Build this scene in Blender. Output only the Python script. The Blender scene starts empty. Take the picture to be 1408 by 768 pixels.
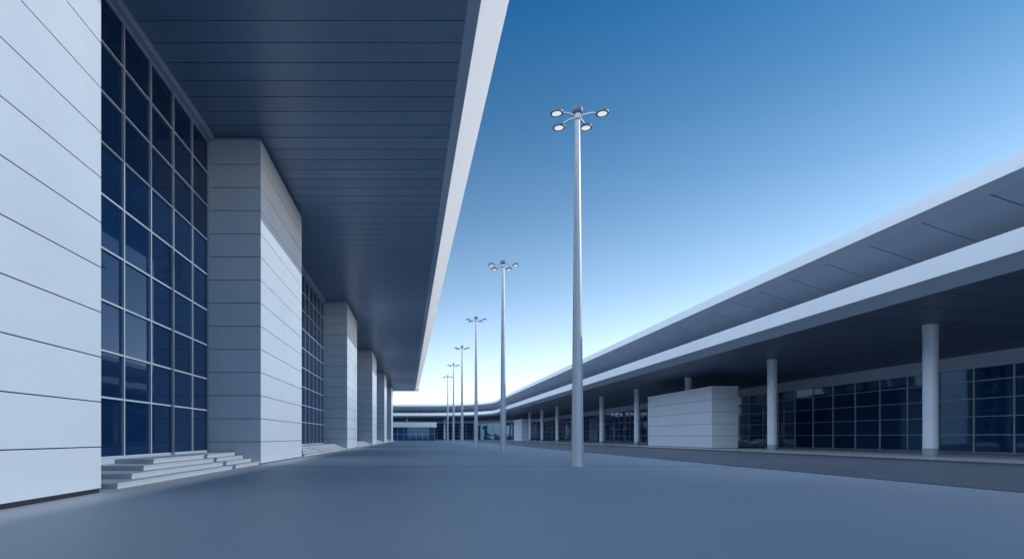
import bpy, math, random
from mathutils import Vector
random.seed(7)
sc=bpy.context.scene
sc.view_settings.view_transform='Standard'
try: sc.view_settings.look='None'
except Exception: pass
sc.view_settings.exposure=0

# ---------------------------------------------------------------- materials
def mat(name,col,rough=0.5,var=0.06,nscale=0.35,metal=0.0,spec=0.5,island=0.0,bump=0.0,bscale=40,rvar=0.0,streak=None,emit=0.0,tint=None):
    m=bpy.data.materials.new(name); m.use_nodes=True
    nt=m.node_tree; N=nt.nodes; L=nt.links
    b=N['Principled BSDF']
    b.inputs['Roughness'].default_value=rough
    b.inputs['Metallic'].default_value=metal
    b.inputs['Specular IOR Level'].default_value=spec
    if tint: b.inputs['Specular Tint'].default_value=tint+(1,)
    if emit>0:
        b.inputs['Emission Color'].default_value=(0.95,0.98,1,1); b.inputs['Emission Strength'].default_value=emit
    tc=N.new('ShaderNodeTexCoord')
    mp=N.new('ShaderNodeMapping'); L.new(tc.outputs['Object'],mp.inputs['Vector'])
    if streak: mp.inputs['Scale'].default_value=streak
    n=N.new('ShaderNodeTexNoise'); n.inputs['Scale'].default_value=nscale; n.inputs['Detail'].default_value=6
    n.inputs['Roughness'].default_value=0.6
    L.new(mp.outputs[0],n.inputs['Vector'])
    mr=N.new('ShaderNodeMapRange'); mr.inputs['From Min'].default_value=0.3; mr.inputs['From Max'].default_value=0.7
    mr.inputs['To Min'].default_value=1-var; mr.inputs['To Max'].default_value=1+var
    L.new(n.outputs['Fac'],mr.inputs['Value'])
    val=mr.outputs[0]
    if island>0:
        g=N.new('ShaderNodeNewGeometry')
        m2=N.new('ShaderNodeMapRange'); m2.inputs['To Min'].default_value=1-island; m2.inputs['To Max'].default_value=1+island
        L.new(g.outputs['Random Per Island'],m2.inputs['Value'])
        mm=N.new('ShaderNodeMath'); mm.operation='MULTIPLY'
        L.new(val,mm.inputs[0]); L.new(m2.outputs[0],mm.inputs[1]); val=mm.outputs[0]
    vm=N.new('ShaderNodeVectorMath'); vm.operation='SCALE'
    vm.inputs[0].default_value=col
    L.new(val,vm.inputs['Scale']); L.new(vm.outputs[0],b.inputs['Base Color'])
    if rvar>0:
        r=N.new('ShaderNodeMapRange'); r.inputs['From Min'].default_value=0.3; r.inputs['From Max'].default_value=0.7
        r.inputs['To Min'].default_value=rough-rvar; r.inputs['To Max'].default_value=rough+rvar
        L.new(n.outputs['Fac'],r.inputs['Value']); L.new(r.outputs[0],b.inputs['Roughness'])
    if bump>0:
        n2=N.new('ShaderNodeTexNoise'); n2.inputs['Scale'].default_value=bscale; n2.inputs['Detail'].default_value=3
        L.new(tc.outputs['Object'],n2.inputs['Vector'])
        bp=N.new('ShaderNodeBump'); bp.inputs['Strength'].default_value=bump; bp.inputs['Distance'].default_value=0.01
        L.new(n2.outputs['Fac'],bp.inputs['Height']); L.new(bp.outputs[0],b.inputs['Normal'])
    return m

M_clad=mat('white_cladding',(0.60,0.68,0.76),0.42,0.04,0.25,island=0.025)
M_clad2=mat('grey_cladding',(0.60,0.68,0.76),0.42,0.04,0.25,island=0.025)
M_fascia=mat('white_fascia',(0.83,0.86,0.89),0.4,0.025,0.15)
M_lip=mat('grey_lip',(0.42,0.50,0.60),0.4,0.03,0.2)
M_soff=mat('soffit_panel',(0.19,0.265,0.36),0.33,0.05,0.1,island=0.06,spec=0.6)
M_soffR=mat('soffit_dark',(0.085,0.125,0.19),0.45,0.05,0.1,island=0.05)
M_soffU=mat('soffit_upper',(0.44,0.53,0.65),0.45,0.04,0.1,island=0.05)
M_back=mat('dark_backing',(0.015,0.02,0.03),0.8)
M_glass=mat('tinted_glass',(0.004,0.022,0.070),0.03,0.1,0.2,spec=0.42,island=0.15,tint=(0.15,0.47,0.90))
M_glassR=mat('facade_tinted_glass',(0.012,0.052,0.135),0.03,0.1,0.2,spec=0.9,island=0.25,tint=(0.28,0.60,1.0))
M_mull=mat('aluminium_mullion',(0.46,0.54,0.62),0.4,0.03,0.5,metal=0.1)
M_step=mat('granite_step',(0.48,0.53,0.59),0.5,0.05,2.0,bump=0.1)
M_plaza=mat('plaza_concrete',(0.385,0.425,0.475),0.58,0.10,0.09,bump=0.15,bscale=25,rvar=0.05,spec=0.7)
M_ground=mat('ground_soil',(0.22,0.24,0.27),0.7,0.08,0.02)
M_road=mat('asphalt',(0.15,0.175,0.21),0.55,0.10,0.12,bump=0.2,bscale=60,rvar=0.05,spec=0.6)
M_pave=mat('pavement_concrete',(0.50,0.54,0.59),0.5,0.05,0.3)
M_kerb=mat('kerb_stone',(0.08,0.10,0.13),0.6,0.06,0.5)
M_roof=mat('roof_membrane',(0.4,0.42,0.45),0.7)
M_col=mat('painted_column',(0.62,0.70,0.79),0.35,0.03,0.6)
M_colb=mat('column_collar',(0.26,0.31,0.37),0.4,0.05,0.6)
M_pole=mat('painted_pole',(0.60,0.66,0.72),0.4,0.05,0.8)
M_lum=mat('luminaire_housing',(0.14,0.20,0.27),0.4,0.04,2)
M_lens=mat('luminaire_lens',(0.9,0.92,0.93),0.2,0.01,2,emit=0.65)

# ---------------------------------------------------------------- mesh builder
class MB:
    def __init__(s): s.v=[]; s.f=[]
    def face(s,*pts):
        i=len(s.v); s.v+= [tuple(p) for p in pts]; s.f.append(tuple(range(i,i+len(pts))))
    def box(s,x0,x1,y0,y1,z0,z1):
        i=len(s.v)
        s.v+=[(x0,y0,z0),(x1,y0,z0),(x1,y1,z0),(x0,y1,z0),(x0,y0,z1),(x1,y0,z1),(x1,y1,z1),(x0,y1,z1)]
        for f in [(0,3,2,1),(4,5,6,7),(0,1,5,4),(1,2,6,5),(2,3,7,6),(3,0,4,7)]:
            s.f.append(tuple(i+k for k in f))
    def hexa(s,p):  # 8 pts: bottom 4, top 4
        i=len(s.v); s.v+=[tuple(q) for q in p]
        for f in [(0,3,2,1),(4,5,6,7),(0,1,5,4),(1,2,6,5),(2,3,7,6),(3,0,4,7)]:
            s.f.append(tuple(i+k for k in f))
    def lathe(s,cx,cy,prof,n=24,rot=0.0,cap=True):
        i=len(s.v)
        for r,z in prof:
            for k in range(n):
                a=rot+2*math.pi*k/n
                s.v.append((cx+r*math.cos(a),cy+r*math.sin(a),z))
        for j in range(len(prof)-1):
            for k in range(n):
                a=i+j*n+k; b=i+j*n+(k+1)%n
                s.f.append((a,b,b+n,a+n))
        if cap:
            s.f.append(tuple(i+k for k in reversed(range(n))))
            m=i+(len(prof)-1)*n
            s.f.append(tuple(m+k for k in range(n)))
    def make(s,name,m,parent=None,smooth=False,bevel=0):
        me=bpy.data.meshes.new(name); me.from_pydata(s.v,[],s.f); me.update()
        ob=bpy.data.objects.new(name,me); sc.collection.objects.link(ob)
        me.materials.append(m)
        if smooth:
            for p in me.polygons: p.use_smooth=True
            try: me.set_sharp_from_angle(angle=math.radians(35))
            except Exception: pass
        if bevel>0:
            bv=ob.modifiers.new('bevel','BEVEL'); bv.width=bevel; bv.segments=2; bv.limit_method='ANGLE'
        if parent: ob.parent=parent
        return ob
def empty(name,loc=(0,0,0)):
    e=bpy.data.objects.new(name,None); sc.collection.objects.link(e); e.location=loc; return e

# ---------------------------------------------------------------- terminal (left)
T=empty('terminal_building')
XW=-9.1; XG=-12.2; ZS=19.0; PITCH=41.0; BD=11.8; BY0=33.65
YEND=221
blocks=[BY0+PITCH*i for i in range(5)]
mb=MB(); mb.box(-45,XG-0.12,-30,YEND+2,0,ZS+0.2); mb.make('core',M_back,T)

# near cladding wall
courses=[0.12]+[1.31+1.285*i for i in range(14)]
courses=[c for c in courses if c<ZS-0.4]+[ZS]
c=MB(); bk=MB()
for z0,z1 in zip(courses[:-1],courses[1:]):
    c.box(XG-0.1,XW,-30,16.7,z0+0.014,z1-0.014)
bk.box(XG-0.1,XW-0.035,-30,16.665,0.0,ZS)
c.make('wall_cladding',M_clad,T,bevel=0.006); 
# pylons
pc=MB()
pcs=[0.05]+[1.31+1.335*i for i in range(13)]+[18.75]
for y0 in blocks:
    for z0,z1 in zip(pcs[:-1],pcs[1:]):
        pc.box(XG-0.1,XW,y0,y0+BD,z0+0.016,z1-0.016)
    bk.box(XG-0.1,XW-0.035,y0+0.035,y0+BD-0.035,0.0,18.72)
    pc.box(XG-0.1,XW-0.3,y0+0.3,y0+BD-0.3,18.72,ZS+0.1)
pc.make('pylon_cladding',M_clad2,T,bevel=0.006)
bk.make('cladding_joints',M_back,T)

# curtain walls
rows=[0.80,3.12,4.92,6.85,8.85,10.9,12.9,14.85,16.75,18.62]
g=MB(); mu=MB(); tr=MB()
bays=[(16.7,BY0)]+[(blocks[i]+BD,blocks[i+1]) for i in range(4)]+[(blocks[4]+BD,YEND)]
for bi,(a,b) in enumerate(bays):
    n=max(2,round((b-a)/2.42)); w=(b-a)/n
    for k in range(n):
        y0=b-(k+1)*w; y1=b-k*w
        for z0,z1 in zip(rows[:-1],rows[1:]):
            t=[random.uniform(-0.004,0.004) for _ in range(4)]
            g.face((XG+t[0],y0,z0),(XG+t[1],y1,z0),(XG+t[2],y1,z1),(XG+t[3],y0,z1))
        mu.box(XG-0.05,XG+0.11,y1-0.04,y1+0.04,rows[0],rows[-1])
    for z in rows:
        mu.box(XG-0.05,XG+0.095,a,b,z-0.035,z+0.035)
    tr.box(XG-0.1,XG+0.38,a,b,18.662,ZS+0.1)
    tr.box(XG-0.1,XG+0.14,a,b,0.5,0.76)
g.make('curtain_wall_glass',M_glass,T); mu.make('curtain_wall_mullions',M_mull,T); tr.make('glass_head_trim',M_lip,T)

# steps (stepped on the near end too)
st=MB()
for bi,(a,b) in enumerate(bays):
    if bi==len(bays)-1: b=YEND
    off=1.1 if bi==0 else 1.6
    ty=1.8
    for k in range(4):
        xo=-9.2-0.45*k; yo=a+off+ty*k
        # slab with a nosing
        st.box(XG-0.05,xo,yo,b-0.02,0.18*k+0.002,0.18*k+0.125)
        st.box(XG-0.05,xo+0.035,yo-0.035,b-0.02,0.18*k+0.125,0.18*(k+1))
st.make('entrance_steps',M_step,T,bevel=0.008)

# canopy
def xo(y): return 2.50-0.0185*(y-23.2)
Y0,Y1=-30,YEND
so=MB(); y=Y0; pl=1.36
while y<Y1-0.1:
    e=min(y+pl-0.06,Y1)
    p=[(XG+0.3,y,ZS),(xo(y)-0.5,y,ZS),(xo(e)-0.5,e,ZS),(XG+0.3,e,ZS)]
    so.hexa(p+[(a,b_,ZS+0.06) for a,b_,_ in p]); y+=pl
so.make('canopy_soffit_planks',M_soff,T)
def lp(m,name,prof,closed=False):
    b=MB()
    pr=list(prof)
    for (d0,z0),(d1,z1) in zip(pr[:-1],pr[1:]):
        b.face((xo(Y0)+d0,Y0,z0),(xo(Y0)+d1,Y0,z1),(xo(Y1)+d1,Y1,z1),(xo(Y1)+d0,Y1,z0))
    return b.make(name,m,T)
lp(M_lip,'canopy_inner_lip',[(-0.5,ZS+0.06),(-0.5,ZS-0.02),(0,ZS-0.12)])
lp(M_fascia,'canopy_fascia',[(0,ZS-0.12),(1.46,20.42),(1.46,20.62),(1.2,20.66)])
b=MB()
for (ya,yb) in [(Y0,Y1)]:
    p=[(-45,ya,ZS+0.09),(xo(ya)-0.1,ya,ZS+0.09),(xo(yb)-0.1,yb,ZS+0.09),(-45,yb,ZS+0.09)]
    q=[(-45,ya,20.64),(xo(ya)+1.3,ya,20.64),(xo(yb)+1.3,yb,20.64),(-45,yb,20.64)]
    b.hexa(p+q)
b.make('canopy_roof_slab',M_roof,T)
b=MB(); p=[(-44,Y0,ZS+0.075),(xo(Y0)-0.45,Y0,ZS+0.075),(xo(Y1)-0.45,Y1-0.01,ZS+0.075),(-44,Y1-0.01,ZS+0.075)]
b.face(*p); b.make('canopy_joint_backing',M_back,T)
b=MB(); b.box(-45,xo(Y1)+1.4,Y1,Y1+0.15,ZS-0.1,20.66); b.make('canopy_end_fascia',M_fascia,T)

# ---------------------------------------------------------------- concourse (right + far, swept)
C=empty('concourse_building')
XE=30.0; YA=225.0; R=30.0
def path(s):   # s along the roof edge from y=-40
    L1=YA+40; L2=R*math.pi/2
    if s<=L1: return Vector((XE,-40+s,0)),Vector((1,0,0))
    if s<=L1+L2:
        t=(s-L1)/R
        return Vector((R*math.cos(t),YA+R*math.sin(t),0)),Vector((math.cos(t),math.sin(t),0))
    return Vector((-(s-L1-L2),YA+R,0)),Vector((0,1,0))
SMAX=YA+40+R*math.pi/2+75
def P(s,u,z):
    p,n=path(s); q=p+n*u; return (q.x,q.y,z)
L1=YA+40
stations=[0,60,120,180,240]+[L1+i*R*math.pi/2/20 for i in range(21)]+[SMAX]
def sweep(name,m,prof,rng=None):
    b=MB()
    for s0,s1 in zip(stations[:-1],stations[1:]):
        for (u0,z0),(u1,z1) in zip(prof[:-1],prof[1:]):
            b.face(P(s0,u0,z0),P(s0,u1,z1),P(s1,u1,z1),P(s1,u0,z0))
    return b.make(name,m,C)
def panels(name,m,u0,z0,u1,z1,pitch,gap=0.05):
    b=MB(); s=0
    while s<SMAX-0.1:
        e=min(s+pitch-gap,SMAX)
        p=[P(s,u0,z0),P(s,u1,z1),P(e,u1,z1),P(e,u0,z0)]
        b.hexa(p+[(x,y,z+0.05) for x,y,z in p]); s+=pitch
    return b.make(name,m,C)
sweep('lower_fascia',M_fascia,[(1.2,12.02),(0,12.0),(0,10.85)])
sweep('lower_fascia_return',M_lip,[(0,10.85),(1.0,10.2),(1.0,10.3)])
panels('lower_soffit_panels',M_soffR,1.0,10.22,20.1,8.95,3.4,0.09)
sweep('lower_roof',M_roof,[(1.0,12.0),(8,12.05)])
sweep('lower_deck_backing',M_back,[(1.0,10.35),(20.1,9.1)])
sweep('upper_fascia',M_fascia,[(1.2,15.82),(0,15.8),(0,14.95)])
sweep('upper_fascia_return',M_lip,[(0,14.95),(0.75,14.62),(0.75,14.75)])
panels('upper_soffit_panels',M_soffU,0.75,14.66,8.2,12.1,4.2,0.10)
sweep('upper_soffit_backing',M_back,[(0.75,14.8),(8.2,12.25)])
sweep('upper_roof',M_roof,[(1.0,15.81),(30,16.0),(30,0)])
sweep('facade_header',M_lip,[(20.1,9.0),(19.8,9.0),(19.8,7.72),(20.1,7.72)])
sweep('facade_backing',M_back,[(20.15,9.0),(20.15,0.1)])
# glass facade
g=MB(); mu=MB()
rz=[0.22,1.78,3.4,5.0,6.58,7.72]
s=0; wd=3.55
while s<SMAX-wd:
    inarc = L1-1<s<L1+R*math.pi/2
    w=wd*0.6 if inarc else wd
    for z0,z1 in zip(rz[:-1],rz[1:]):
        t=[random.uniform(-0.005,0.005) for _ in range(4)]
        g.face(P(s,20+t[0],z0),P(s+w,20+t[1],z0),P(s+w,20+t[2],z1),P(s,20+t[3],z1))
        mu.hexa([P(s,19.92,z0-0.035),P(s+w,19.92,z0-0.035),P(s+w,20.05,z0-0.035),P(s,20.05,z0-0.035),
                 P(s,19.92,z0+0.035),P(s+w,19.92,z0+0.035),P(s+w,20.05,z0+0.035),P(s,20.05,z0+0.035)])
    e=0.045*(0.6 if inarc else 1)
    mu.hexa([P(s-e,19.9,0.165),P(s+e,19.9,0.165),P(s+e,20.05,0.165),P(s-e,20.05,0.165),
             P(s-e,19.9,7.71),P(s+e,19.9,7.71),P(s+e,20.05,7.71),P(s-e,20.05,7.71)])
    s+=w
g.make('facade_glass',M_glassR,C); mu.make('facade_mullions',M_mull,C)
# columns
cb=MB(); cl=MB()
def column(x,y):
    zt=10.22-(x-31)*0.0665+0.05 if y<YA else 9.75
    cb.lathe(x,y,[(0.46,0.75),(0.46,zt)],28)
    cl.lathe(x,y,[(0.54,0.16),(0.54,0.22),(0.475,0.25),(0.475,0.76)],28)
    cb.lathe(x,y,[(0.465,zt-0.5),(0.49,zt-0.5),(0.49,zt-0.02)],28)
for k in range(-3,9):
    column(37.6,42.7+19.1*k)
for x in (-5,-24,12): column(x,262.6)
cb.make('columns',M_col,C,smooth=True); cl.make('column_bases',M_colb,C,smooth=True)
# clad service volumes under the canopy
bx=MB(); bb=MB(); cap=MB()
for (x0,x1,y0,y1,zt) in [(36.6,39.85,72.5,92.7,7.9),(36.6,39.6,206,222,7.9)]:
    lv=[0.2]+[0.2+(zt-0.35)*i/5 for i in range(1,6)]
    for z0,z1 in zip(lv[:-1],lv[1:]): bx.box(x0,x1,y0,y1,z0+0.018,z1-0.018)
    bb.box(x0+0.04,x1-0.04,y0+0.04,y1-0.04,0.15,zt-0.15)
    cap.box(x0-0.05,x1+0.05,y0-0.05,y1+0.05,zt-0.17,zt)
bx.make('service_core_cladding',M_clad,C,bevel=0.006); bb.make('service_core_joints',M_back,C); cap.make('service_core_coping',M_fascia,C)

# pavement + kerb (own objects)
def sweepo(name,m,prof):
    b=MB()
    for s0,s1 in zip(stations[:-1],stations[1:]):
        for (u0,z0),(u1,z1) in zip(prof[:-1],prof[1:]):
            b.face(P(s0,u0,z0),P(s0,u1,z1),P(s1,u1,z1),P(s1,u0,z0))
    return b.make(name,m)
sweepo('pavement',M_pave,[(2.8,0.15),(22,0.16)])
sweepo('kerb',M_kerb,[(2.5,0.0),(2.5,0.12),(2.53,0.15),(2.8,0.154)])
# road
b=MB()
for s0,s1 in zip(stations[:-1],stations[1:]):
    b.face(P(s0,-12.6,0.012),P(s0,2.5,0.012),P(s1,2.5,0.012),P(s1,-12.6,0.012))
b.make('road',M_road)
b=MB()
for s0,s1 in zip(stations[:-1],stations[1:]):
    b.hexa([P(s0,-12.85,0.0),P(s0,-12.6,0.0),P(s1,-12.6,0.0),P(s1,-12.85,0.0),P(s0,-12.85,0.022),P(s0,-12.6,0.022),P(s1,-12.6,0.022),P(s1,-12.85,0.022)])
b.make('kerb',M_kerb)
# plaza slabs with real joints (open joint shows the dark channel strip)
b=MB(); jt=MB(); pj=27.3; yy=31.2-3*pj
while yy<255:
    b.face((-45,yy+0.12,0.008),(17.15,yy+0.12,0.008),(17.15,yy+pj-0.12,0.008),(-45,yy+pj-0.12,0.008))
    jt.face((-45,yy-0.2,0.004),(17.14,yy-0.2,0.004),(17.14,yy+0.2,0.004),(-45,yy+0.2,0.004)); yy+=pj
b.make('plaza_paving',M_plaza); jt.make('drainage_channel',M_kerb)
b=MB(); b.face((-3000,-3000,0),(3000,-3000,0),(3000,3000,0),(-3000,3000,0)); b.make('ground',M_ground)

# pavilion at the far end
E=empty('entrance_pavilion')
b=MB(); b.box(-12,7.5,237,248,5.5,7.5); b.make('roof_slab',M_fascia,E,bevel=0.02)
b=MB(); b.box(-11,6.8,238.5,247.5,0.01,5.49); b.make('glass_box',M_glassR,E)
b=MB()
for i in range(8): b.box(-11+2.54*i-0.06,-11+2.54*i+0.06,238.4,238.52,0.01,5.49)
b.box(-11,6.8,238.42,238.5,2.6,2.72); b.make('mullions',M_mull,E)

# ---------------------------------------------------------------- street lamps
def lamp(y,name='street_lamp'):
    e=empty(name,(8.54,y,0))
    H=18.65
    b=MB(); b.lathe(0,0,[(0.33,0.03),(0.13,H),(0.13,H+0.25)],8,math.pi/8)
    b.make('pole',M_pole,e)
    b=MB(); b.lathe(0,0,[(0.40,0.012),(0.40,0.05)],8,math.pi/8)
    for k in range(8):
        a=2*math.pi*k/8; b.lathe(0.365*math.cos(a),0.365*math.sin(a),[(0.022,0.05),(0.022,0.09)],6)
    b.box(-0.07,0.07,-0.325,-0.30,0.7,1.15)
    b.make('base_plate',M_pole,e)
    b=MB(); b.lathe(0,0,[(0.13,H-0.1),(0.2,H-0.05),(0.2,H+0.12),(0.13,H+0.22),(0.09,H+0.3)],20)
    ar=b; lens=MB(); hs=MB()
    hs.lathe(0,0,[(0.08,H+0.28),(0.25,H+0.32),(0.29,H+0.40),(0.28,H+0.54),(0.20,H+0.64),(0.05,H+0.68)],24)
    for a in (math.radians(-18),math.radians(198),math.radians(54),math.radians(126)):
        dx,dy=math.cos(a),math.sin(a); nx,ny=-dy,dx
        z1=H+0.10; w=0.045
        pts=[(0.1,H+0.02),(0.35,H+0.10),(0.65,z1+0.02),(1.02,z1-0.01)]
        for (r0,za),(r1,zb) in zip(pts[:-1],pts[1:]):
            ar.hexa([(dx*r0-nx*w,dy*r0-ny*w,za),(dx*r1-nx*w,dy*r1-ny*w,zb),(dx*r1+nx*w,dy*r1+ny*w,zb),(dx*r0+nx*w,dy*r0+ny*w,za),
                 (dx*r0-nx*w,dy*r0-ny*w,za+0.08),(dx*r1-nx*w,dy*r1-ny*w,zb+0.08),(dx*r1+nx*w,dy*r1+ny*w,zb+0.08),(dx*r0+nx*w,dy*r0+ny*w,za+0.08)])
        cx,cy=dx*1.27,dy*1.27
        hs.lathe(cx,cy,[(0.25,z1-0.07),(0.335,z1-0.07),(0.35,z1-0.02),(0.33,z1+0.05),(0.24,z1+0.13),(0.12,z1+0.17),(0.03,z1+0.175)],24)
        lens.lathe(cx,cy,[(0.05,z1-0.10),(0.15,z1-0.095),(0.22,z1-0.085),(0.25,z1-0.068)],24)
    ar.make('arms',M_pole,e); hs.make('luminaire_housings',M_lum,e,smooth=True); lens.make('luminaire_lenses',M_lens,e,smooth=True)
for k in range(6): lamp(31.2+27.3*k)

# ---------------------------------------------------------------- light
elev=math.radians(22.5); az=math.radians(7)   # azimuth from +X toward +Y
d=Vector((math.cos(elev)*math.cos(az),math.cos(elev)*math.sin(az),math.sin(elev)))
sl=bpy.data.lights.new('sun','SUN'); sl.energy=2.05; sl.angle=math.radians(0.6); sl.color=(1,0.98,0.955)
so_=bpy.data.objects.new('sun',sl); sc.collection.objects.link(so_)
so_.rotation_euler=d.to_track_quat('Z','Y').to_euler(); so_.location=(60,0,60)
w=bpy.data.worlds.new('World'); sc.world=w; w.use_nodes=True
nt=w.node_tree; bg=nt.nodes['Background']; NN=nt.nodes; LL=nt.links
sky=NN.new('ShaderNodeTexSky'); sky.sky_type='NISHITA'; sky.sun_disc=False
sky.sun_elevation=elev; sky.sun_rotation=math.pi/2-az
sky.air_density=1.0; sky.dust_density=0.6; sky.ozone_density=3.0; sky.altitude=0
# haze: brighter, whiter air toward the horizon, deeper blue overhead
tc=NN.new('ShaderNodeTexCoord'); sx=NN.new('ShaderNodeSeparateXYZ'); LL.new(tc.outputs['Generated'],sx.inputs[0])
rp=NN.new('ShaderNodeValToRGB'); LL.new(sx.outputs['Z'],rp.inputs[0])
K=3.0
stops=[(0.0,(2.8,2.6,2.95)),(0.06,(2.65,2.45,2.65)),(0.13,(2.35,2.1,2.15)),(0.24,(1.6,1.62,1.57)),(0.36,(0.96,1.23,1.29)),(0.46,(0.56,0.98,1.13)),(0.6,(0.17,0.76,1.08)),(1.0,(0.25,0.8,1.15))]
cr=rp.color_ramp
cr.elements[0].position=stops[0][0]; cr.elements[0].color=tuple(v/K for v in stops[0][1])+(1,)
cr.elements[1].position=1.0; cr.elements[1].color=tuple(v/K for v in stops[-1][1])+(1,)
for p_,c_ in stops[1:-1]:
    e=cr.elements.new(p_); e.color=tuple(v/K for v in c_)+(1,)
vm=NN.new('ShaderNodeVectorMath'); vm.operation='MULTIPLY'
LL.new(sky.outputs[0],vm.inputs[0]); LL.new(rp.outputs[0],vm.inputs[1])
vs=NN.new('ShaderNodeVectorMath'); vs.operation='SCALE'; vs.inputs['Scale'].default_value=K
LL.new(vm.outputs[0],vs.inputs[0])
# added fill light: out-of-view south-west half of the sky brightened, broken by noise
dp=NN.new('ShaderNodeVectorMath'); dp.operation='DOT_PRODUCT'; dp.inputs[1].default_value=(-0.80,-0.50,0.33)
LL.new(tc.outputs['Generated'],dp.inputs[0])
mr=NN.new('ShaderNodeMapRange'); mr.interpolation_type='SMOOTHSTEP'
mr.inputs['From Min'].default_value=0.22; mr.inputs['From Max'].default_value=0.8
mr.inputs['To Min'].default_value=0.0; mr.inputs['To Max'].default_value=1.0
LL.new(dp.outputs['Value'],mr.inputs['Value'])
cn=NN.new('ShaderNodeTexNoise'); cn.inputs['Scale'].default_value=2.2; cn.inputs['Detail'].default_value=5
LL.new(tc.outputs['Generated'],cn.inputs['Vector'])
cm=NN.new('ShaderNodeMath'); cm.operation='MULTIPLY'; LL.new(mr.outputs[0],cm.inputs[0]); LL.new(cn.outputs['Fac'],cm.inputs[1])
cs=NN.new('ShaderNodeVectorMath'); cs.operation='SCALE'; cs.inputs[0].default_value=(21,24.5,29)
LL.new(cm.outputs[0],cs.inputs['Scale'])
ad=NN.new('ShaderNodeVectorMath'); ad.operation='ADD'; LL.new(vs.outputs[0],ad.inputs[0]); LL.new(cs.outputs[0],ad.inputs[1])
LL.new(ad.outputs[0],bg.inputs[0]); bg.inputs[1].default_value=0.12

# ---------------------------------------------------------------- camera
cd=bpy.data.cameras.new('camera'); cam=bpy.data.objects.new('camera',cd); sc.collection.objects.link(cam)
cam.location=(0,0,1.6); cam.rotation_euler=(math.pi/2,0,0)
cd.sensor_width=36; cd.lens=36*800/1408; cd.shift_x=129/1408; cd.shift_y=216/1408
cd.clip_end=6000; cd.clip_start=0.05
sc.camera=cam
